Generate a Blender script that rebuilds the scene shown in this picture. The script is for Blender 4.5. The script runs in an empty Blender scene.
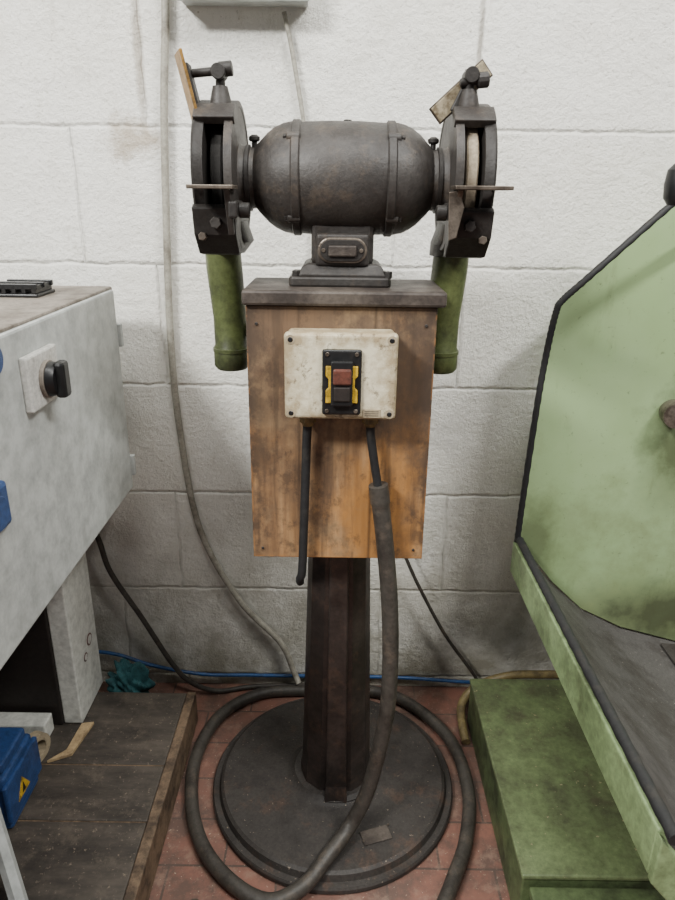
import bpy, bmesh, math, random
from mathutils import Vector, Matrix, Euler
random.seed(4)
R=math.radians
# ------------------------------------------------------------------ materials
def srgb(c):
    return tuple(((x/255)/12.92 if x/255<=.04045 else ((x/255+.055)/1.055)**2.4) for x in c)+(1,)
class NT:
    def __init__(s,name):
        s.m=bpy.data.materials.new(name); s.m.use_nodes=True
        s.t=s.m.node_tree; s.b=s.t.nodes['Principled BSDF']
        g=s.t.nodes.new('ShaderNodeNewGeometry'); s.pos=g.outputs['Position']; s.nrm=g.outputs['Normal']
    def n(s,typ,**k):
        x=s.t.nodes.new(typ)
        for a,b in k.items(): setattr(x,a,b)
        return x
    def l(s,a,b): s.t.links.new(a,b)
    def noise(s,scale,detail=6,rough=.6,stretch=None,vec=None,off=None):
        x=s.n('ShaderNodeTexNoise'); x.inputs['Scale'].default_value=scale
        x.inputs['Detail'].default_value=detail; x.inputs['Roughness'].default_value=rough
        v=vec or s.pos
        if stretch or off:
            mp=s.n('ShaderNodeMapping')
            if stretch: mp.inputs['Scale'].default_value=stretch
            if off: mp.inputs['Location'].default_value=off
            s.l(v,mp.inputs['Vector']); v=mp.outputs[0]
        s.l(v,x.inputs['Vector']); return x.outputs['Fac']
    def ramp(s,f,stops):
        x=s.n('ShaderNodeValToRGB'); e=x.color_ramp.elements
        while len(e)<len(stops): e.new(.5)
        for el,(p,c) in zip(e,stops):
            el.position=p; el.color=c if isinstance(c,tuple) else (c,c,c,1)
        s.l(f,x.inputs[0]); return x.outputs[0]
    def mix(s,f,a,b,mode='MIX'):
        x=s.n('ShaderNodeMix',data_type='RGBA',blend_type=mode)
        for sock,v in ((x.inputs[0],f),(x.inputs[6],a),(x.inputs[7],b)):
            if isinstance(v,(int,float,tuple)): sock.default_value=v
            else: s.l(v,sock)
        return x.outputs[2]
    def math(s,op,a,b=0.,c=0.,clamp=False):
        x=s.n('ShaderNodeMath',operation=op); x.use_clamp=clamp
        for i,v in enumerate((a,b,c)):
            if isinstance(v,(int,float)): x.inputs[i].default_value=v
            else: s.l(v,x.inputs[i])
        return x.outputs[0]
    def sep(s,vec=None):
        x=s.n('ShaderNodeSeparateXYZ'); s.l(vec or s.pos,x.inputs[0]); return x.outputs
    def bump(s,h,strength=.3,dist=.002,prev=None):
        x=s.n('ShaderNodeBump'); x.inputs['Strength'].default_value=strength
        x.inputs['Distance'].default_value=dist; s.l(h,x.inputs['Height'])
        if prev: s.l(prev,x.inputs['Normal'])
        return x.outputs[0]
    def blob(s,o,cx,cz,sx,sz,th,ns=24,amp=1.2,ia=0,ib=2):
        a=s.math('DIVIDE',s.math('ADD',o[ia],-cx),sx); b=s.math('DIVIDE',s.math('ADD',o[ib],-cz),sz)
        d=s.math('SQRT',s.math('ADD',s.math('MULTIPLY',a,a),s.math('MULTIPLY',b,b)))
        d=s.math('ADD',d,s.math('MULTIPLY_ADD',s.noise(ns,6,.7),amp*2,-amp))
        return s.math('MULTIPLY',s.ramp(d,[(.35,1.),(1.,0.)]),th)
    def fin(s,col,rough=.6,metal=0,normal=None,spec=None):
        for k,v in (('Base Color',col),('Roughness',rough),('Metallic',metal)):
            if isinstance(v,(int,float,tuple)): s.b.inputs[k].default_value=v
            else: s.l(v,s.b.inputs[k])
        if normal: s.l(normal,s.b.inputs['Normal'])
        if spec is not None: s.b.inputs['Specular IOR Level'].default_value=spec
        return s.m
def grimy(name,c,dirt,amount=.5,scale=14,rough=.5,metal=0,bump=.25,fine=140,stretch=None,c2=None,specks=None,spec=.4,third=None):
    t=NT(name); base=srgb(c)
    if c2:
        base=t.mix(t.ramp(t.noise(scale*.5,4),[(.42,0.),(.58,1.)]),srgb(c),srgb(c2))
    f=t.ramp(t.noise(scale,8,.7,stretch),[(.60-.25*amount,0.),(.70-.14*amount,1.)])
    f=t.math('MULTIPLY',f,min(1,amount+.25))
    col=t.mix(f,base,srgb(dirt))
    if third:
        col=t.mix(t.ramp(t.noise(third[1],8,.75,None,None,(5,2,7)),[(.53,0.),(.63,third[2])]),col,srgb(third[0]))
    sp=t.ramp(t.noise(fine,4,.7),[(.28,.66),(.62,1.08)])
    col=t.mix(1.,col,sp,'MULTIPLY')
    if specks:
        col=t.mix(t.ramp(t.noise(specks[1],3,.6),[(.68,0.),(.72,.8)]),col,srgb(specks[0]))
    r=t.math('MULTIPLY_ADD',t.noise(scale*2,4),.3,rough-.15,True)
    return t.fin(col,r,metal,t.bump(t.noise(fine,5,.7),bump,.0015),spec)

def wall_mat():
    t=NT('painted_block_wall'); o=t.sep()
    cb=t.n('ShaderNodeCombineXYZ')
    wob=t.math('MULTIPLY_ADD',t.noise(14,4),.014,-.007)
    t.l(t.math('ADD',t.math('ADD',o[0],5*.617+.367),wob),cb.inputs[0])
    t.l(t.math('ADD',t.math('ADD',o[2],-.03+2.0),wob),cb.inputs[1])
    def brick(ms,sm):
        br=t.n('ShaderNodeTexBrick'); br.offset=.232; br.offset_frequency=2
        br.inputs['Scale'].default_value=1; br.inputs['Brick Width'].default_value=.617
        br.inputs['Row Height'].default_value=.25; br.inputs['Mortar Size'].default_value=ms
        br.inputs['Mortar Smooth'].default_value=sm; br.inputs['Bias'].default_value=0
        t.l(cb.outputs[0],br.inputs['Vector']); return br.outputs['Fac']
    mort=brick(.006,1.); thin=brick(.0024,1.)
    base=t.mix(t.ramp(t.noise(2.2,5),[(.4,0.),(.62,1.)]),srgb((248,246,239)),srgb((236,233,223)))
    jn=t.math('MULTIPLY',thin,t.ramp(t.noise(7,5),[(.40,.02),(.62,.8)]))
    col=t.mix(jn,base,srgb((118,115,108)))
    st=t.ramp(t.noise(6,8,.75),[(.54,0.),(.70,.32)])
    col=t.mix(st,col,srgb((190,183,166)))
    scr=t.ramp(t.noise(20,8,.8,(1,1,.35)),[(.57,0.),(.66,.30)])
    col=t.mix(scr,col,srgb((170,162,144)))
    pits=t.ramp(t.noise(130,4,.7),[(.60,0.),(.68,.6)])
    col=t.mix(pits,col,srgb((160,153,138)))
    low=t.math('MULTIPLY',t.ramp(o[2],[(0.0,1.),(.65,0.)]),t.ramp(t.noise(9,7,.7),[(.35,.35),(.6,1.)]))
    col=t.mix(low,col,srgb((146,140,122)))
    col=t.mix(t.blob(o,-.395,1.26,.07,.045,.7),col,srgb((160,140,112)))
    col=t.mix(t.blob(o,-.372,1.40,.012,.16,.6,60,.6),col,srgb((140,125,105)))
    col=t.mix(t.blob(o,.247,1.42,.007,.14,.6,60,.6),col,srgb((140,130,115)))
    h1=t.bump(t.noise(85,6,.75),1.,.006)
    h2=t.bump(t.noise(13,6,.65),.5,.014,h1)
    h3=t.bump(t.math('SUBTRACT',1.,mort),.5,.007,h2)
    return t.fin(col,.5,0,h3)
def floor_mat():
    t=NT('red_floor_tiles')
    br=t.n('ShaderNodeTexBrick'); br.offset=.5
    br.inputs['Scale'].default_value=1; br.inputs['Brick Width'].default_value=.20; br.inputs['Row Height'].default_value=.10
    br.inputs['Mortar Size'].default_value=.003; br.inputs['Mortar Smooth'].default_value=.6
    br.inputs['Color1'].default_value=srgb((130,88,74)); br.inputs['Color2'].default_value=srgb((112,78,67)); br.inputs['Mortar'].default_value=srgb((70,57,50))
    t.l(t.pos,br.inputs['Vector'])
    d=t.ramp(t.noise(8,8,.75),[(.42,0.),(.58,.8)])
    col=t.mix(d,br.outputs['Color'],srgb((78,64,57)))
    col=t.mix(t.ramp(t.noise(22,8,.75,None,None,(3,3,0)),[(.52,0.),(.64,.5)]),col,srgb((142,116,100)))
    sp=t.ramp(t.noise(170,3,.7),[(.64,0.),(.70,.8)])
    col=t.mix(sp,col,srgb((176,160,142)))
    return t.fin(col,.6,0,t.bump(t.noise(80,5),.3,.002))
def board_mat():
    t=NT('grimy_plywood'); o=t.sep()
    g=t.noise(6,7,.65,(12,12,.9))
    base=t.ramp(g,[(.35,srgb((116,86,58))),(.5,srgb((148,112,76))),(.64,srgb((168,132,92)))])
    base=t.mix(t.ramp(t.noise(7,5,.6,(1,1,.6)),[(.48,0.),(.58,.6)]),base,srgb((186,128,62)))
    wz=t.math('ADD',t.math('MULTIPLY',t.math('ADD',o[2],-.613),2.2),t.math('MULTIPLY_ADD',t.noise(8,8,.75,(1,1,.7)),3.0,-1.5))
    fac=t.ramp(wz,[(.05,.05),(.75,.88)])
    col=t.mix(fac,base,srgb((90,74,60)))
    bl=t.ramp(t.noise(16,8,.8,(1,1,.8)),[(.50,0.),(.60,.7)])
    col=t.mix(bl,col,srgb((70,56,45)))
    pale=t.ramp(t.noise(11,7,.75,(1,1,.8),None,(4,4,1)),[(.52,0.),(.62,.45)])
    col=t.mix(pale,col,srgb((150,124,92)))
    dr=t.ramp(t.noise(30,5,.6,(1.6,1,.12)),[(.54,0.),(.64,.5)])
    col=t.mix(dr,col,srgb((64,51,40)))
    ed=t.ramp(t.math('ABSOLUTE',t.math('ADD',o[0],-.003)),[(.090,0.),(.136,.9)])
    ed=t.math('MULTIPLY',ed,t.ramp(t.noise(18,6,.7),[(.40,.2),(.55,1.)]))
    col=t.mix(ed,col,srgb((56,45,37)))
    col=t.mix(t.blob(o,.10,.90,.07,.13,.65,12,.8),col,srgb((66,54,44)))
    ce=t.ramp(t.math('ABSOLUTE',t.math('ADD',o[0],-.003)),[(.1335,0.),(.1350,.8)])
    ce=t.math('MULTIPLY',ce,t.ramp(t.noise(50,4),[(.45,0.),(.53,1.)]))
    col=t.mix(ce,col,srgb((160,112,64)))
    cb=t.math('MULTIPLY',t.ramp(o[2],[(.6145,.8),(.618,0.)]),t.ramp(t.noise(60,4),[(.45,0.),(.53,1.)]))
    col=t.mix(cb,col,srgb((160,112,64)))
    sm=t.ramp(t.math('ABSOLUTE',t.math('ADD',o[0],-.052)),[(.0005,.7),(.0012,0.)])
    sm2=t.ramp(t.math('ABSOLUTE',t.math('ADD',o[0],.058)),[(.0005,.5),(.0012,0.)])
    col=t.mix(t.math('MAXIMUM',sm,sm2),col,srgb((46,34,26)))
    return t.fin(col,.55,0,t.bump(t.noise(40,5,.6,(6,6,.5)),.2,.001))
def plank_mat():
    t=NT('oily_dark_planks')
    g=t.noise(5,7,.7,(1.5,5,5))
    col=t.ramp(g,[(.35,srgb((50,45,41))),(.5,srgb((66,60,54))),(.66,srgb((84,76,68)))])
    col=t.mix(t.ramp(t.noise(8,8,.75),[(.5,0.),(.62,.6)]),col,srgb((42,38,35)))
    col=t.mix(t.ramp(t.noise(14,8,.8,None,None,(7,1,0)),[(.52,0.),(.62,.4)]),col,srgb((104,94,82)))
    sp=t.ramp(t.noise(130,4,.7),[(.62,0.),(.69,.7)])
    col=t.mix(sp,col,srgb((134,120,104)))
    return t.fin(col,.55,0,t.bump(g,.15,.002))
def box_face_mat():
    t=NT('greasy_cream_plastic'); o=t.sep()
    a=t.math('DIVIDE',t.math('ADD',o[0],-.003),.078); b=t.math('DIVIDE',t.math('ADD',o[2],-.927),.061)
    e=t.math('MAXIMUM',t.math('ABSOLUTE',a),t.math('ABSOLUTE',b))
    e=t.math('ADD',e,t.math('MULTIPLY_ADD',t.noise(45,6,.7),1.6,-.8))
    f=t.ramp(e,[(.55,.10),(1.,.8)])
    col=t.mix(f,srgb((218,210,184)),srgb((140,120,86)))
    s=t.ramp(t.noise(26,8,.8),[(.50,0.),(.62,.45)])
    col=t.mix(s,col,srgb((150,132,100)))
    s=t.ramp(t.noise(60,6,.8,None,None,(3,1,2)),[(.56,0.),(.63,.7)])
    col=t.mix(s,col,srgb((84,68,50)))
    return t.fin(col,.4)
def green_panel_mat():
    t=NT('grimy_green_panel'); o=t.sep()
    col=t.mix(t.ramp(t.noise(4,4),[(.40,0.),(.60,1.)]),srgb((144,166,122)),srgb((136,158,112)))
    lo=t.ramp(t.math('ADD',t.math('MULTIPLY',o[2],-1.6),t.math('MULTIPLY',t.noise(6,8,.75),2.0)),[(-.0,0.),(.65,.75)])
    col=t.mix(lo,col,srgb((108,116,78)))
    dr=t.ramp(t.noise(10,8,.75,(1.4,1,.35)),[(.54,0.),(.66,.45)])
    col=t.mix(dr,col,srgb((100,112,76)))
    col=t.mix(t.blob(o,.70,.72,.12,.18,.8,12,.7),col,srgb((74,80,54)))
    col=t.mix(t.blob(o,.74,.33,.24,.10,.85,12,.8),col,srgb((60,62,44)))
    col=t.mix(t.blob(o,.41,.48,.05,.14,.6,20,.9),col,srgb((78,84,58)))
    sp=t.ramp(t.noise(80,5,.75),[(.60,0.),(.68,.6)])
    col=t.mix(sp,col,srgb((84,92,64)))
    return t.fin(col,.4,0,t.bump(t.noise(60,4),.1,.001))
IRON=grimy('cast_iron',(60,56,53),(43,37,33),.55,16,.5,.05,.5,170,None,(52,49,47),None,.4,((88,76,64),22,.4))
IRON2=grimy('dark_iron',(46,43,41),(35,30,27),.5,18,.5,.1,.5,170,None,None,None,.35)
STEEL=grimy('worn_steel',(116,106,96),(60,51,43),.6,30,.4,.6,.2)
RUST=grimy('brown_painted_steel',(66,57,53),(42,36,33),.6,9,.36,.1,.3,120,None,(56,49,46),None,.5,((98,76,62),20,.35))
BASE=grimy('base_plate_iron',(60,56,53),(43,39,37),.5,9,.55,0,.5,200,None,(53,49,46),((140,126,110),150),.3,((92,70,57),13,.45))
PLATE=grimy('dusty_steel_plate',(86,78,71),(50,43,39),.65,14,.55,.1,.5,150,None,(74,66,60))
DUCT=grimy('green_duct_paint',(88,96,58),(44,46,32),.55,12,.42,0,.2,140,None,(78,86,50))
GREEN=grimy('machine_green_paint',(134,154,110),(72,80,56),.45,5,.42,0,.12,90,None,(124,144,100),None,.4,((70,68,50),9,.45))
GREEN2=grimy('machine_green_dirty',(112,126,88),(66,68,50),.60,5,.5,0,.2,90,None,(100,114,76),((150,140,110),120),.4,((70,62,50),7,.5))
GREEND=grimy('machine_green_dark',(86,100,66),(48,52,36),.65,8,.5,0,.2,90)
TRAY=grimy('swarf_covered_tray',(84,81,79),(58,53,49),.6,9,.55,.1,.6,220,None,(73,70,68),((150,144,136),170))
CAB=grimy('cabinet_grey_paint',(180,183,180),(164,164,158),.1,2,.42,0,.03,30)
CABP=grimy('cabinet_pale_panel',(202,202,195),(160,156,145),.2,5,.45,0,.05,60)
CABT=grimy('cabinet_top_dusty',(136,128,118),(92,83,74),.6,8,.6,0,.1)
BLACK=grimy('black_plastic',(26,26,27),(44,40,36),.3,20,.4,0,.1)
RUBBER=grimy('black_rubber',(32,32,33),(54,50,45),.3,40,.6,0,.3)
HOSE=grimy('dark_rubber_hose',(64,60,55),(43,38,34),.55,25,.5,0,.3,140,None,None,None,.4,((98,86,74),30,.4))
CGREY=grimy('grey_cable',(156,152,140),(104,97,86),.5,20,.5,0,.05)
BLUEC=grimy('blue_air_line',(40,80,130),(48,60,80),.4,20,.4)
YHOSE=grimy('yellowish_hose',(116,102,68),(64,54,38),.5,20,.45)
WHEEL=grimy('abrasive_wheel',(158,144,124),(106,94,79),.5,20,.85,0,.5,260)
WHEELD=grimy('dark_abrasive_wheel',(38,36,34),(30,28,26),.4,20,.85,0,.5,260)
BRASS=grimy('brass_guard',(150,114,56),(76,59,36),.6,30,.45,.3)
DGLASS=grimy('dirty_clear_shield',(166,154,130),(80,66,48),.6,50,.3,0,.2)
YEL=grimy('yellow_plastic',(200,162,44),(84,70,36),.5,60,.4)
RED=grimy('dark_red_button',(98,58,48),(62,40,34),.5,50,.4)
GLAND=grimy('cable_gland',(118,98,60),(56,47,35),.5,60,.5)
WOODE=grimy('raw_wood_edge',(118,98,78),(60,49,40),.65,18,.65,0,.2)
WOODL=grimy('light_wood',(172,148,112),(110,90,68),.4,30,.6)
RAG=grimy('teal_cloth',(50,94,98),(28,54,58),.5,20,.85)
BLUE=grimy('blue_plastic',(42,70,118),(30,45,72),.35,20,.4)
WHITE=grimy('white_plastic',(200,198,192),(154,147,134),.3,20,.45)
TAPE=grimy('tape_beige',(160,146,122),(108,96,78),.4,40,.5)
GRILL=grimy('brown_dark_panel',(38,32,29),(28,24,22),.4,8,.6)
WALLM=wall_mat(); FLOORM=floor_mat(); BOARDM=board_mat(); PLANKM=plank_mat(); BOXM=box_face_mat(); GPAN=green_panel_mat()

# ------------------------------------------------------------------ builders
COL=bpy.context.scene.collection
def root(name):
    o=bpy.data.objects.new(name,None); o.empty_display_size=.05; COL.objects.link(o); return o
def fin(name,bm,mat,parent=None,smooth=None,bevel=0,seg=2):
    bmesh.ops.recalc_face_normals(bm,faces=bm.faces[:])
    me=bpy.data.meshes.new(name); bm.to_mesh(me); bm.free()
    me.materials.append(mat)
    if smooth:
        for p in me.polygons: p.use_smooth=True
        me.set_sharp_from_angle(angle=R(smooth))
    o=bpy.data.objects.new(name,me); COL.objects.link(o)
    if bevel:
        b=o.modifiers.new('b','BEVEL'); b.width=bevel; b.segments=seg; b.limit_method='ANGLE'; b.angle_limit=R(40)
    if parent: o.parent=parent
    return o
def box(name,lo,hi,mat,parent=None,bevel=.002,rot=None,seg=2):
    bm=bmesh.new(); bmesh.ops.create_cube(bm,size=1)
    lo,hi=Vector(lo),Vector(hi); c=(lo+hi)/2; d=hi-lo
    for v in bm.verts: v.co=Vector((v.co.x*d.x,v.co.y*d.y,v.co.z*d.z))
    if rot: bmesh.ops.rotate(bm,verts=bm.verts[:],cent=(0,0,0),matrix=Euler([R(a) for a in rot]).to_matrix())
    bmesh.ops.translate(bm,verts=bm.verts[:],vec=c)
    return fin(name,bm,mat,parent,None,bevel,seg)
def frame(ax):
    ax=ax.normalized(); u=ax.orthogonal().normalized()
    return ax,u,ax.cross(u)
def lathe(name,prof,org,axis,mat,parent=None,n=48,smooth=35,caps=True,bevel=0):
    ax,u,w=frame(Vector(axis)); org=Vector(org); bm=bmesh.new(); rings=[]
    for t,r in prof:
        rings.append([bm.verts.new(org+ax*t+(u*math.cos(2*math.pi*i/n)+w*math.sin(2*math.pi*i/n))*max(r,1e-5)) for i in range(n)])
    for a,b in zip(rings,rings[1:]):
        for i in range(n): bm.faces.new((a[i],a[(i+1)%n],b[(i+1)%n],b[i]))
    if caps:
        bm.faces.new(rings[0]); bm.faces.new(rings[-1])
    return fin(name,bm,mat,parent,smooth,bevel)
def cyl(name,p0,p1,r,mat,parent=None,n=28,r1=None,ch=.001):
    p0,p1=Vector(p0),Vector(p1); L=(p1-p0).length; r1=r if r1 is None else r1
    return lathe(name,[(0,r-ch),(ch,r),(L-ch,r1),(L,r1-ch)],p0,p1-p0,mat,parent,n)
def catmull(pts,k=8):
    P=[Vector(p) for p in pts]; P=[P[0]*2-P[1]]+P+[P[-1]*2-P[-2]]; out=[]
    for i in range(1,len(P)-2):
        a,b,c,d=P[i-1:i+3]
        for j in range(k):
            t=j/k
            out.append(.5*((2*b)+(c-a)*t+(2*a-5*b+4*c-d)*t*t+(3*b-a-3*c+d)*t**3))
    out.append(P[-2]); return out
def tube(name,pts,r,mat,parent=None,n=14,k=8,rib=0,raw=False):
    P=[Vector(p) for p in pts] if raw else catmull(pts,k)
    bm=bmesh.new(); u=(P[1]-P[0]).orthogonal().normalized(); rings=[]
    for i,p in enumerate(P):
        t=(P[min(i+1,len(P)-1)]-P[max(i-1,0)]).normalized()
        u=(u-t*u.dot(t)).normalized(); w=t.cross(u)
        rr=r(i/(len(P)-1)) if callable(r) else r
        if rib and i%2: rr*=1-rib
        rings.append([bm.verts.new(p+(u*math.cos(2*math.pi*j/n)+w*math.sin(2*math.pi*j/n))*rr) for j in range(n)])
    for a,b in zip(rings,rings[1:]):
        for j in range(n): bm.faces.new((a[j],a[(j+1)%n],b[(j+1)%n],b[j]))
    bm.faces.new(rings[0]); bm.faces.new(rings[-1])
    return fin(name,bm,mat,parent,50)
def prism(name,poly,axis,a,b,mat,parent=None,bevel=.002,smooth=None):
    bm=bmesh.new()
    def P(p,v):
        return {'x':(v,p[0],p[1]),'y':(p[0],v,p[1]),'z':(p[0],p[1],v)}[axis]
    A=[bm.verts.new(P(p,a)) for p in poly]; B=[bm.verts.new(P(p,b)) for p in poly]
    bm.faces.new(A); bm.faces.new(B); n=len(poly)
    for i in range(n): bm.faces.new((A[i],A[(i+1)%n],B[(i+1)%n],B[i]))
    return fin(name,bm,mat,parent,smooth,bevel)
def loft(name,rings,mat,parent=None,smooth=40,bevel=0,caps=True):
    bm=bmesh.new(); V=[[bm.verts.new(p) for p in r] for r in rings]; n=len(V[0])
    for a,b in zip(V,V[1:]):
        for j in range(n): bm.faces.new((a[j],a[(j+1)%n],b[(j+1)%n],b[j]))
    if caps: bm.faces.new(V[0]); bm.faces.new(V[-1])
    return fin(name,bm,mat,parent,smooth,bevel)

# ------------------------------------------------------------------ room shell
box('wall_back',(-3,0,-.02),(3,.15,3.0),WALLM,None,0)
box('floor',(-3,-4,-.1),(3,0,0),FLOORM,None,0)

# ------------------------------------------------------------------ pedestal
X0=.006; PY=-.305
ped=root('machine_pedestal')
lathe('base_disc',[(0,.246),(.004,.25),(.012,.25),(.016,.247),(.016,.236),(.028,.232),(.032,.226),(.034,.10),(.038,.088),(.046,.08),(.048,.02)],(0,PY,0),(0,0,1),BASE,ped,96,30)
# round-backed column: flat angled front faces meeting a raised front bar
colp=[(-.030,-.062),(.030,-.062),(.058,-.040),(.068,-.012),(.070,.012),(.064,.036),(.048,.054),(.024,.064),(-.024,.064),(-.048,.054),(-.064,.036),(-.070,.012),(-.068,-.012),(-.058,-.040)]
def hx(z,s): return [(X0+p[0]*s,PY+p[1]*s,z) for p in colp]
loft('column',[hx(.040,1.10),hx(.052,1.02),hx(.075,1.0),hx(.60,.80),hx(1.0,.70)],RUST,ped,28,0)
loft('front_rib',[[(X0-w,PY-.062*s-f,z),(X0+w,PY-.062*s-f,z),(X0+w,PY-.062*s+.004,z),(X0-w,PY-.062*s+.004,z)] for z,s,w,f in ((.033,1.10,.023,.020),(.050,1.06,.022,.018),(.070,1.03,.020,.014),(.6,.84,.0165,.013),(1.0,.74,.015,.012))],RUST,ped,None,.003)
lathe('column_foot',[(0,.088),(.006,.088),(.012,.080)],(X0,PY,.034),(0,0,1),BASE,ped,48)
box('nameplate',(.055,-.475,.033),(.11,-.445,.0355),PLATE,ped,.0005,(0,0,18))
for i,(x,y) in enumerate([(-.051+.110,-.478),(.107,-.442)]):
    cyl('nameplate_rivet_%d'%i,(x,y+.004,.035),(x,y+.004,.037),.0022,STEEL,ped,10,None,.0004)
prism('table_plate',[(-.137,-.445),(.150,-.445),(.150,-.285),(-.137,-.285)],'z',1.0165,1.038,PLATE,ped,.004)
box('plate_socket',(X0-.07,-.40,.975),(X0+.07,-.27,1.0165),RUST,ped,.003)

# ------------------------------------------------------------------ board
wb=root('wooden_mounting_board')
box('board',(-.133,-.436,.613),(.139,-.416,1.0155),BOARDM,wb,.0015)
box('rear_batten_upper',(-.08,-.416,.86),(.09,-.374,.90),WOODE,wb)
box('rear_batten_lower',(-.08,-.416,.66),(.09,-.378,.70),WOODE,wb)
for i,(x,z) in enumerate([(-.118,.99),(.124,.99),(-.118,.63),(.124,.63)]):
    cyl('screw_%d'%i,(x,-.438,z),(x,-.434,z),.0022,IRON2,wb,12,None,.0005)

# ------------------------------------------------------------------ switch box
sb=root('electrical_switch_box')
box('housing',(-.073,-.476,.868),(.079,-.436,.986),BOXM,sb,.008,None,4)
box('cover',(-.075,-.492,.866),(.081,-.474,.988),BOXM,sb,.006,None,4)
for i,(x,z) in enumerate([(-.066,.979),(.072,.979),(-.066,.875),(.072,.875)]):
    lathe('screw_well_%d'%i,[(0,.0065),(.0006,.0065)],(x,-.4919,z),(0,-1,0),TAPE,sb,18)
    cyl('cover_screw_%d'%i,(x,-.4935,z),(x,-.488,z),.0036,BLACK,sb,16,None,.0008)
sx,sz=.0045,.921
box('switch_plate',(sx-.027,-.499,sz-.046),(sx+.027,-.490,sz+.046),BLACK,sb,.003,None,3)
prism('switch_yellow',[(sx-.022,sz-.028),(sx+.022,sz-.028),(sx+.022,sz-.010),(sx+.018,sz-.006),(sx+.018,sz+.006),(sx+.022,sz+.010),(sx+.022,sz+.024),(sx-.022,sz+.024),(sx-.022,sz+.010),(sx-.018,sz+.006),(sx-.018,sz-.006),(sx-.022,sz-.010)],'y',-.502,-.498,YEL,sb,.001)
box('switch_frame',(sx-.015,-.508,sz-.031),(sx+.015,-.500,sz+.032),BLACK,sb,.002)
box('start_button',(sx-.012,-.512,sz+.0),(sx+.013,-.506,sz+.022),RED,sb,.0025)
box('stop_button',(sx-.011,-.510,sz-.024),(sx+.012,-.506,sz-.003),GRILL,sb,.003)
for i,(x,z) in enumerate([(-.02,.04),(.02,.04),(-.02,-.04),(.02,-.04)]):
    cyl('plate_screw_%d'%i,(sx+x,-.5005,sz+z),(sx+x,-.497,sz+z),.003,STEEL,sb,12,None,.0005)
box('rating_label',(.035,-.4928,.870),(.060,-.4915,.882),TAPE,sb,0)
for k in range(3):
    box('label_line_%d'%k,(.037,-.4931,.8725+.003*k),(.057,-.4927,.8733+.003*k),IRON2,sb,0)
for nm,x in (('gland_left',-.044),('gland_right',.047)):
    lathe(nm,[(0,.011),(.006,.011),(.006,.0125),(.016,.0125),(.016,.010),(.022,.008)],(x,-.458,.868),(0,0,-1),GLAND,sb,12,20)
tube('black_power_cable',[(-.044,-.458,.856),(-.046,-.456,.82),(-.048,-.455,.76),(-.051,-.454,.674),(-.054,-.453,.60),(-.058,-.448,.580),(-.058,-.440,.570)],lambda t:.0068,RUBBER)
tube('black_supply_cable',[(.047,-.458,.856),(.049,-.458,.829),(.056,-.458,.785),(.062,-.458,.750)],.0065,RUBBER)
hp=[(.0625,-.458,.752),(.065,-.458,.735),(.076,-.457,.655),(.088,-.457,.545),(.094,-.457,.426),(.092,-.457,.32),(.077,-.457,.207),(.060,-.46,.13),(.034,-.47,.072),(-.005,-.515,.052),(-.05,-.56,.030),(-.11,-.577,.0152),(-.182,-.540,.015),(-.245,-.469,.015),(-.285,-.37,.015),(-.298,-.251,.015),(-.266,-.13,.015),(-.181,-.055,.015),(-.059,-.040,.015),(.100,-.042,.015),(.19,-.09,.015),(.264,-.2,.015),(.280,-.336,.015),(.255,-.453,.015),(.215,-.54,.015),(.178,-.62,.015),(.14,-.78,.015),(.12,-1.0,.015)]
tube('flexible_conduit_hose',hp,lambda t:.0152 if t<.045 else .0138,HOSE,None,16,14)

# ------------------------------------------------------------------ grinder
G=root('bench_grinder'); GY=-.34; GZ=1.184; PXC=.003
prism('base_flange',[(-.070,GY-.062),(.070,GY-.062),(.074,GY-.055),(.074,GY+.05),(-.074,GY+.05),(-.074,GY-.055)],'z',1.038,1.052,IRON,G,.003)
loft('base_taper',[[(w+PXC,GY-d,z),(-w+PXC,GY-d,z),(-w+PXC,GY+d,z),(w+PXC,GY+d,z)] for w,d,z in ((.064,.057,1.052),(.058,.051,1.066),(.049,.048,1.070))],IRON,G,None,.003)
for i,(x,y) in enumerate([(-.064,-.05),(.070,-.05)]):
    cyl('base_bolt_%d'%i,(x,GY+y,1.050),(x,GY+y,1.060),.006,IRON2,G,6)
box('neck',(PXC-.045,GY-.045,1.068),(PXC+.045,GY+.045,1.140),IRON,G,.006)
ff=GY-.049
box('window_frame',(PXC-.039,ff-.006,1.066),(PXC+.039,ff+.006,1.112),IRON,G,.006,None,4)
def stadium(w,h,n=10):
    o=[]
    for s in (1,-1):
        for i in range(n+1):
            a=-math.pi/2+math.pi*i/n
            o.append((PXC+s*(w+h*math.cos(a)),1.089+s*h*math.sin(a)))
    return o
prism('window_ring',stadium(.018,.0175),'y',ff-.011,ff-.004,STEEL,G,.002)
prism('window_recess',stadium(.017,.0145),'y',ff-.0125,ff-.010,IRON2,G,.0005)
box('switch_lever',(PXC-.020,ff-.017,1.081),(PXC+.020,ff-.012,1.096),PLATE,G,.002)
for s in (-1,1):
    cyl('window_screw_%d'%(s+2),(PXC+s*.027,ff-.014,1.089),(PXC+s*.027,ff-.011,1.089),.003,STEEL,G,12,None,.0005)
lathe('motor_body',[(-.064,.073),(-.060,.0755),(-.02,.0772),(.02,.0772),(.060,.0755),(.064,.073)],(PXC,GY,GZ),(1,0,0),IRON,G,72)
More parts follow.
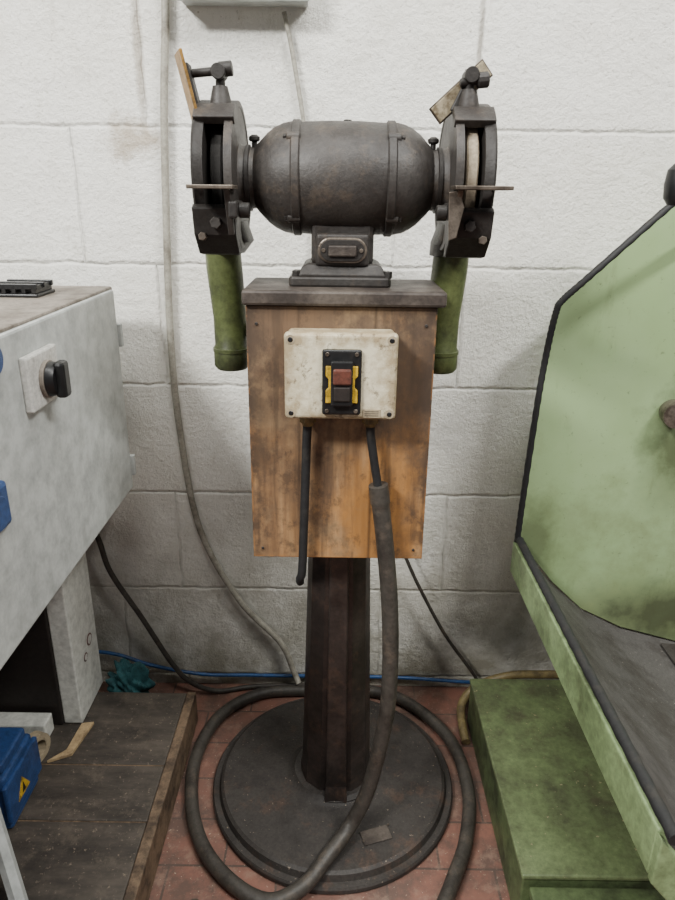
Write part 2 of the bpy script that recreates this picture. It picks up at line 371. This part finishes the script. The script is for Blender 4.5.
for s in (-1,1):
    nm='left' if s<0 else 'right'
    lathe('end_bell_'+nm,[(.060,.076),(.062,.0785),(.071,.0785),(.073,.076),(.076,.0755),(.086,.0735),(.098,.068),(.108,.061),(.116,.053),(.121,.048),(.123,.046)],(PXC,GY,GZ),(s,0,0),IRON,G,72)
    lathe('bearing_neck_'+nm,[(.117,.044),(.123,.045),(.127,.041),(.144,.043),(.150,.048),(.153,.048)],(PXC,GY,GZ),(s,0,0),IRON,G,48)
    lathe('bearing_cap_'+nm,[(.130,.034),(.134,.045),(.139,.045),(.141,.036)],(PXC,GY,GZ),(s,0,0),IRON2,G,48)
    for k in range(4):
        a=R(45+90*k)
        y=GY+.073*math.cos(a); z=GZ+.073*math.sin(a)
        cyl('tie_lug_%s_%d'%(nm,k),(PXC+s*.060,y,z),(PXC+s*.078,y,z),.007,IRON,G,16)
        cyl('tie_bolt_%s_%d'%(nm,k),(PXC+s*.078,y,z),(PXC+s*.083,y,z),.0045,IRON2,G,6)
    cyl('oil_stem_'+nm,(PXC+s*.128,GY,GZ+.034),(PXC+s*.128,GY,GZ+.052),.004,IRON2,G,12)
    lathe('oil_cap_'+nm,[(0,.006),(.002,.008),(.006,.008),(.009,.004)],(PXC+s*.128,GY,GZ+.049),(0,0,1),IRON2,G,16)
cyl('eyebolt_seat',(PXC+.005,GY,GZ+.074),(PXC+.005,GY,GZ+.079),.006,IRON2,G,16)
GC=1.186; GR=.099
def arcpoly(r0,r1,a0,a1,n=40):
    o=[]
    for i in range(n+1):
        a=R(a0+(a1-a0)*i/n); o.append((GY-r1*math.cos(a),GC+r1*math.sin(a)))
    for i in range(n+1):
        a=R(a1+(a0-a1)*i/n); o.append((GY-r0*math.cos(a),GC+r0*math.sin(a)))
    return o
for s in (-1,1):
    nm='left' if s<0 else 'right'
    xi=PXC+s*.148; xo=PXC+s*.199
    lathe('guard_inner_plate_'+nm,[(0,.095),(.0,.097),(.011,.097),(.011,.02)],(xi,GY,GC),(s,0,0),IRON,G,64)
    prism('guard_rim_'+nm,arcpoly(.090,GR,52,335),'x',xi-s*.001,xo,IRON,G,.0015,30)
    prism('guard_lip_top_'+nm,arcpoly(.090,GR+.004,44,62,6),'x',xi-s*.002,xo+s*.002,IRON,G,.0015,30)
    lathe('guard_outer_cover_'+nm,[(-.009,.02),(-.009,.094),(0,.096),(.003,.098),(.006,.096),(.009,.082),(.013,.05),(.015,.045),(.015,.0)],(xo-s*.003,GY,GC),(s,0,0),IRON2,G,64)
    cyl('guard_hub_'+nm,(xo+s*.008,GY,GC),(xo+s*.014,GY,GC),.014,IRON2,G,24)
    wx=PXC+s*.173; wr=.081 if s>0 else .072
    lathe('grinding_wheel_'+nm,[(-.008,.02),(-.008,wr-.002),(-.006,wr),(.006,wr),(.008,wr-.002),(.008,.02)],(wx,GY,GC),(s,0,0),WHEEL if s>0 else WHEELD,G,72)
    lathe('wheel_flange_'+nm,[(-.012,.034),(-.010,.036),(.010,.036),(.012,.034)],(wx,GY,GC),(s,0,0),IRON2,G,40)
    cyl('spindle_'+nm,(PXC+s*.14,GY,GC),(wx+s*.020,GY,GC),.010,STEEL,G)
    yf=GY-.094
    prism('lower_gate_'+nm,[(yf-.004,1.150),(yf-.012,1.145),(yf-.004,1.110),(yf+.025,1.083),(yf+.045,1.080),(yf+.03,1.106),(yf+.012,1.120)],'x',xi-s*.003,xo+s*.003,IRON2,G,.002)
    box('bracket_arm_'+nm,(min(PXC+s*.138,PXC+s*.150),yf-.035,1.132),(max(PXC+s*.138,PXC+s*.150),yf+.03,1.154),IRON2,G,.003)
    cyl('bracket_knob_'+nm,(PXC+s*.138,yf-.012,1.142),(PXC+s*.124,yf-.012,1.142),.010,IRON2,G,20)
    cyl('bracket_bolt_'+nm,(PXC+s*.170,yf-.018,1.126),(PXC+s*.170,yf+.0,1.126),.008,IRON,G,6)
    cyl('bracket_bolt_b_'+nm,(PXC+s*.190,yf-.010,1.108),(PXC+s*.190,yf+.005,1.108),.006,STEEL,G,6)
    x0,x1=(PXC-.200,PXC-.140) if s<0 else (PXC+.142,PXC+.215)
    zt=1.168 if s<0 else 1.171
    prism('tool_rest_'+nm,[(x0,yf-.048),(x1,yf-.052),(x1,yf-.004),(x1-.02,yf-.002),(x1-.02,yf-.012),(x0+.02,yf-.012),(x0+.02,yf-.002),(x0,yf-.004)] ,'z',zt,zt+.005,STEEL,G,.001)
    xr=PXC+s*.150
    prism('rest_web_'+nm,[(yf-.040,zt),(yf-.004,zt),(yf+.0,1.115),(yf-.012,1.110)],'x',xr-.004,xr+.004,IRON if s<0 else STEEL,G,.001)
    bx=PXC+s*.168; by=GY-.036
    lathe('shield_boss_'+nm,[(0,.015),(.008,.014),(.020,.011),(.024,.010)],(bx,by,GC+.088),(0,0,1),IRON,G,20)
    cyl('shield_post_'+nm,(bx,by,GC+.10),(bx-s*.002,by-.004,GC+.136),.0065,IRON2,G,16)
    cyl('shield_clamp_'+nm,(bx,by-.016,GC+.128),(bx,by+.012,GC+.128),.010,IRON2,G,18)
prism('rest_slide_right',[(.139,1.168),(.152,1.170),(.160,1.150),(.152,1.112),(.142,1.108)],'y',-.470,-.463,STEEL,G,.001)
lx=PXC-.168; ly=GY-.040
cyl('shield_arm_left',(lx+.012,ly,GC+.131),(lx-.036,ly,GC+.126),.0055,IRON2,G,14)
cyl('shield_knob_left',(lx+.000,ly,GC+.131),(lx+.018,ly,GC+.133),.0095,IRON2,G,14)
box('shield_plate_left',(lx-.044,ly-.026,GC+.056),(lx-.040,ly+.022,GC+.152),BRASS,G,.001,(0,-13,20))
box('shield_holder_left',(lx-.040,ly-.012,GC+.085),(lx-.033,ly+.012,GC+.138),IRON2,G,.002,(0,-13,0))
rx=PXC+.168
cyl('shield_arm_right',(rx-.014,ly,GC+.119),(rx+.020,ly,GC+.124),.0055,IRON2,G,14)
lathe('shield_knob_right',[(0,.008),(.002,.010),(.014,.010),(.016,.008)],(rx+.008,ly-.002,GC+.122),(1,0,.1),IRON2,G,12,20)
box('shield_plate_right',(rx-.054,ly+.010,GC+.099),(rx+.034,ly+.0125,GC+.121),DGLASS,G,.0008,(10,-42,0))
box('shield_frame_right',(rx-.056,ly+.0125,GC+.097),(rx+.036,ly+.0145,GC+.123),STEEL,G,.0008,(10,-42,0))
box('shield_holder_right',(rx-.016,ly+.002,GC+.082),(rx-.004,ly+.009,GC+.124),IRON2,G,.002,(0,26,0))
def ring(cx,cy,z,rx_,ry_,n=24,sq=0):
    o=[]
    for i in range(n):
        a=2*math.pi*i/n; c,s=math.cos(a),math.sin(a)
        if sq:
            e=.55; c=math.copysign(abs(c)**e,c); s=math.copysign(abs(s)**e,s)
        o.append((cx+rx_*c,cy+ry_*s,z))
    return o
for s in (-1,1):
    nm='left' if s<0 else 'right'; g=PXC+s*.172; dcx=(-.182 if s<0 else .172)
    dy=-.268; k=s*.012
    loft('extraction_chute_'+nm,[ring(g,GY+.01,1.125,.026,.055,24,1),ring(g-s*.006,GY+.03,1.095,.028,.045,24,1),ring(dcx-k*.2,dy-.008,1.075,.027,.033)],IRON,G,40)
    loft('duct_'+nm,[ring(dcx+k*.5,dy-.010,1.092,.028,.030),ring(dcx+k*.4,dy-.006,1.05,.029,.029),ring(dcx,dy,.97,.0275,.0275),ring(dcx,dy,.925,.027,.027),ring(dcx,dy,.921,.0295,.0295),ring(dcx,dy,.890,.0295,.0295),ring(dcx,dy,.884,.025,.025)],DUCT,G,40)
    lathe('duct_clamp_'+nm,[(0,.029),(.001,.0305),(.007,.0305),(.008,.029)],(dcx,dy,.913),(0,0,1),DUCT,G,32)
    box('duct_strap_'+nm,(min(dcx-s*.026,PXC+s*.07),dy-.006,.94),(max(dcx-s*.026,PXC+s*.07),dy+.006,.96),IRON2,G,.001)

# ------------------------------------------------------------------ left cabinet
C=root('electrical_cabinet'); cx=-.425
box('cabinet_body',(-1.0,-.98,.592),(cx-.018,-.10,.985),CAB,C,.004)
box('cabinet_lid',(-1.0,-.985,.985),(cx-.006,-.095,.997),CABT,C,.003)
box('cabinet_door',(cx-.018,-.975,.588),(cx,-.105,.992),CAB,C,.004)
for i,z in enumerate((.905,.635)):
    box('hinge_%d'%i,(cx-.012,-.106,z-.022),(cx+.006,-.094,z+.022),CAB,C,.002)
box('rotary_plate',(cx,-.523,.878),(cx+.012,-.423,.955),WHITE,C,.003)
cyl('rotary_base',(cx+.012,-.470,.914),(cx+.018,-.470,.914),.027,CABT,C,36)
cyl('rotary_knob',(cx+.018,-.470,.914),(cx+.030,-.470,.914),.025,BLACK,C,36,.023)
box('rotary_grip',(cx+.026,-.482,.888),(cx+.042,-.458,.940),BLACK,C,.005)
lathe('blue_warning_sticker',[(0,.019),(.001,.019)],(cx,-.580,.966),(1,0,0),BLUE,C,32)
box('blue_socket_body',(cx,-.695,.765),(cx+.012,-.622,.825),BLUE,C,.006)
cyl('blue_socket_cap',(cx+.010,-.662,.795),(cx+.018,-.662,.795),.022,BLUE,C,28)
box('small_label',(cx,-.66,.838),(cx+.001,-.64,.848),BLACK,C,0)
box('vent_base',(-.580,-.265,.997),(-.500,-.190,1.003),BLACK,C,.002)
for i in range(5):
    box('vent_fin_%d'%i,(-.577+.0165*i,-.262,1.003),(-.570+.0165*i,-.193,1.016),BLACK,C,.001)
for i in range(3):
    box('vent_rail_%d'%i,(-.579,-.262+.031*i,1.010),(-.501,-.255+.031*i,1.019),BLACK,C,.001)
box('support_panel',(-.585,-.235,.0815),(-.545,-.10,.592),CABP,C,.003)
box('dark_recess_panel',(-.95,-.24,.0815),(-.585,-.20,.592),GRILL,C,.003)
box('machine_base',(-.98,-.90,.0815),(-.76,-.24,.592),GRILL,C,.003)
box('foot_channel',(-.74,-.29,.0815),(-.60,-.25,.125),CABP,C,.003)
lathe('red_prohibition_sticker',[(0,.014),(.001,.014)],(-.5452,-.145,.235),(1,0,0),RED,C,28)
lathe('sticker_centre',[(0,.010),(.0016,.010)],(-.5452,-.145,.235),(1,0,0),WHITE,C,28)
lathe('red_sticker_lower',[(0,.010),(.001,.010)],(-.5452,-.175,.21),(1,0,0),RED,C,28)
lathe('sticker_lower_centre',[(0,.007),(.0016,.007)],(-.5452,-.175,.21),(1,0,0),WHITE,C,28)

# ------------------------------------------------------------------ platform
W=root('wooden_platform')
edges=[-.13,-.345,-.477,-.66,-.84,-1.02]
for i,(a,b) in enumerate(zip(edges,edges[1:])):
    box('plank_%d'%i,(-1.1,b+.0018,.050),(-.341,a-.0018,.080),PLANKM,W,.002)
box('edge_board',(-.340,-1.02,.0),(-.320,-.13,.082),WOODE,W,.002)
box('joist_front',(-1.1,-.99,0),(-.342,-.95,.05),WOODE,W)
box('joist_mid',(-1.1,-.55,0),(-.342,-.50,.05),WOODE,W)
box('joist_back',(-1.1,-.18,0),(-.342,-.14,.05),WOODE,W)
for i,y in enumerate(edges[1:3]):
    box('gap_strip_%d'%i,(-1.1,y-.0012,.06),(-.342,y+.0012,.0785),WOODE,W,0)
lathe('adhesive_tape_roll',[(0,.019),(0,.031),(.001,.032),(.020,.032),(.021,.031),(.021,.019),(.0,.019)],(-.610,-.335,.113),(1,-.35,0),TAPE,None,40,30,False)
wd=root('wooden_wedge')
prism('wedge',[(-.578,-.345),(-.535,-.325),(-.520,-.235),(-.545,-.240),(-.55,-.315)],'z',.0805,.088,WOODL,wd,.001)
bx_=root('blue_power_connector')
box('connector_body',(-.72,-.50,.0805),(-.575,-.385,.200),BLUE,bx_,.008,None,3)
box('connector_lid',(-.715,-.49,.200),(-.580,-.395,.222),BLUE,bx_,.006,None,3)
box('connector_flange',(-.579,-.507,.105),(-.569,-.380,.185),BLUE,bx_,.003)
prism('warning_triangle_label',[(-.478,.125),(-.432,.125),(-.455,.162)],'x',-.5690,-.5680,YEL,bx_,0)
prism('warning_triangle_mark',[(-.461,.130),(-.449,.130),(-.455,.150)],'x',-.5681,-.5675,BLACK,bx_,0)
ms=root('grey_metal_strut')
tube('strut',[(-.60,-.53,.36),(-.49,-.655,.0985)],.013,CAB,ms,6,1,raw=True)
bm=bmesh.new(); bmesh.ops.create_icosphere(bm,subdivisions=5,radius=1)
for v in bm.verts:
    p=v.co.copy(); k=1+.22*math.sin(p.x*7+p.z*5)+.18*math.sin(p.y*9-p.x*6)+.14*math.sin(p.z*16+p.x*13)+.05*math.sin(p.x*31+p.y*23)
    v.co=Vector((p.x*.040*k-.488,p.y*.026*k-.088,max(p.z*.062*k+.055,.0)))
fin('teal_cleaning_rag',bm,RAG,None,60)
w=root('open_end_wrench')
box('shank',(-.262,-.66,.002),(-.252,-.575,.008),STEEL,w,.002,(0,0,-25))
lathe('ring_head',[(0,.005),(0,.010),(.007,.010),(.007,.005),(0,.005)],(-.238,-.578,.001),(0,0,1),STEEL,w,24,30,False)

# ------------------------------------------------------------------ cables
tube('grey_hanging_cable',[(-.300,-.015,1.75),(-.313,-.015,1.48),(-.327,-.015,1.323),(-.337,-.015,1.151),(-.347,-.015,.9),(-.342,-.015,.683),(-.312,-.015,.442),(-.228,-.017,.256),(-.134,-.022,.144),(-.100,-.028,.06),(-.088,-.040,.036)],.0072,CGREY)
tube('thin_wall_cable',[(-.105,-.012,1.465),(-.095,-.012,1.422),(-.083,-.012,1.358),(-.07,-.012,1.28),(-.055,-.012,1.15),(-.05,-.012,1.0),(-.045,-.012,.7),(-.04,-.012,.3),(-.038,-.008,.045)],.0042,CGREY)
tube('black_floor_cable',[(-.56,-.06,.56),(-.53,-.06,.438),(-.513,-.055,.349),(-.455,-.05,.227),(-.394,-.05,.10),(-.352,-.05,.044),(-.29,-.040,.009),(-.21,-.022,.008),(-.11,-.014,.008),(.0,-.012,.008)],.0062,HOSE)
tube('blue_air_hose',[(-.80,-.02,.13),(-.62,-.02,.11),(-.536,-.018,.097),(-.452,-.018,.066),(-.33,-.015,.039),(-.205,-.010,.034),(0,-.010,.034),(.163,-.010,.033),(.31,-.012,.025),(.5,-.014,.02),(.9,-.014,.02)],.0045,BLUEC)
tube('thin_grey_cable',[(.10,-.03,.60),(.13,-.035,.47),(.1585,-.04,.394),(.198,-.04,.307),(.264,-.04,.183),(.341,-.035,.068),(.37,-.03,.012)],.0042,HOSE)
tube('yellow_coolant_hose',[(.300,-.20,.012),(.298,-.165,.018),(.305,-.10,.03),(.345,-.065,.055),(.42,-.062,.085),(.50,-.062,.09),(.60,-.062,.09)],.010,YHOSE)
wj=root('wall_junction_box')
box('junction_body',(-.283,-.048,1.474),(-.062,-.0005,1.70),CAB,wj,.004)
box('junction_lid',(-.286,-.058,1.471),(-.059,-.047,1.703),CAB,wj,.003)

# ------------------------------------------------------------------ green machine on the right
M=root('green_machine_tool')
yb=-.15
pan=[(.378,.50),(.386,.80),(.3986,.975),(.58,1.156),(.62,1.19),(1.15,1.19),(1.15,.24),(.749,.255),(.622,.29),(.53,.335),(.46,.40),(.41,.46)]
prism('splash_panel',pan,'y',yb,yb+.012,GPAN,M,.001)
tube('panel_rubber_edge',[(.378,yb+.006,.49),(.380,yb+.006,.60),(.386,yb+.006,.80),(.392,yb+.006,.90),(.3995,yb+.006,.967),(.408,yb+.006,.988),(.45,yb+.006,1.030),(.58,yb+.006,1.158),(.62,yb+.006,1.19),(.70,yb+.006,1.195),(1.15,yb+.006,1.195)],.0075,RUBBER,M,10,12,.10)
prof=[(.378,.495),(.386,.478),(.41,.452),(.46,.395),(.53,.333),(.622,.286),(.749,.252),(1.15,.24)]
th=.008
yf_=-.83
prism('tray_pan',prof+[(x,z-th) for x,z in reversed(prof)],'y',yf_,yb,TRAY,M,0,40)
tube('tray_rubber_lip',[(.380,yb-.003,.500),(.380,-.40,.500),(.380,yf_-.02,.500)],.0085,RUBBER,M,10,24,.10)
prism('tray_side_rail',[(.370,.492),(.380,.492),(.388,.470),(.392,.420),(.370,.420)],'y',yf_,yb+.01,GREEN,M,.003)
prism('tray_front_rail',[(.370,.49),(.40,.455),(.46,.395),(.53,.333),(.62,.286),(.75,.252),(1.15,.24),(1.15,.17),(.62,.20),(.42,.36),(.370,.420)],'y',yf_-.012,yf_,GREEN,M,.002)
prism('frame_below_tray',[(.66,.1225),(1.12,.1225),(1.12,.22),(.66,.25)],'y',-.55,-.17,GREEND,M,.003)
box('drain_plate',(.70,-.32,.262),(.86,-.18,.266),IRON,M,.001,(0,4,0))
for i in range(7):
    for j in range(6):
        cyl('drain_hole_%d_%d'%(i,j),(.712+.022*i,-.305+.022*j,.2655-.0015*i),(.712+.022*i,-.305+.022*j,.2675-.0015*i),.006,BLACK,M,10,None,.0003)
lathe('clamp_knob',[(0,.020),(.01,.024),(.033,.026),(.043,.024),(.045,.01)],(.640,yb,.785),(-.15,-1,0),STEEL,M,32)
cyl('lever_rod',(.515,-.30,1.165),(.62,-.16,1.10),.009,IRON2,M,16)
lathe('lever_grip',[(0,.012),(.01,.019),(.03,.021),(.05,.019),(.06,.010)],(.508,-.305,1.155),(0,0,1),BLACK,M,24)
T=root('green_coolant_tank')
box('tank_body',(.316,-.60,0),(1.1,-.12,.112),GREEND,T,.003)
box('tank_lid',(.313,-.605,.112),(1.1,-.118,.122),GREEN2,T,.003)
box('tank_front_rim',(.332,-.66,.0),(1.1,-.606,.085),GREEN,T,.004)
box('tank_front_step',(.326,-.635,.085),(1.1,-.606,.10),GREEND,T,.003)

# ------------------------------------------------------------------ lights, world, camera
def area(name,loc,target,size,sizey,power,col=(1,1,1)):
    l=bpy.data.lights.new(name,'AREA'); l.shape='RECTANGLE'; l.size=size; l.size_y=sizey; l.energy=power; l.color=col
    o=bpy.data.objects.new(name,l); o.location=loc
    o.rotation_euler=(Vector(target)-Vector(loc)).to_track_quat('-Z','Y').to_euler(); COL.objects.link(o)
area('ceiling_light_left',(-1.75,-2.3,2.9),(0,0,.7),.9,.2,165,(1,1,.965))
area('ceiling_light_right',(1.3,-1.5,2.9),(0,0,.8),.9,.2,72,(1,1,.965))
area('upper_wall_fill',(0,-1.1,3.0),(0,0,1.0),1.2,.2,40,(1,1,.965))  # unseen fill lamp, added to brighten the upper wall
wld=bpy.data.worlds.new('World'); bpy.context.scene.world=wld; wld.use_nodes=True
wld.node_tree.nodes['Background'].inputs[0].default_value=(.98,.98,1,1)
wld.node_tree.nodes['Background'].inputs[1].default_value=.24
cam=bpy.data.cameras.new('camera'); co=bpy.data.objects.new('camera',cam); COL.objects.link(co)
cam.sensor_fit='VERTICAL'; cam.sensor_height=36; cam.sensor_width=27; cam.lens=27.04; cam.clip_start=.02
Mx=Euler((R(69.5),0,0)).to_matrix()@Matrix.Rotation(R(.8),3,'Z')
co.matrix_world=Matrix.Translation((0,-1.4,1.16))@Mx.to_4x4()
bpy.context.scene.camera=co
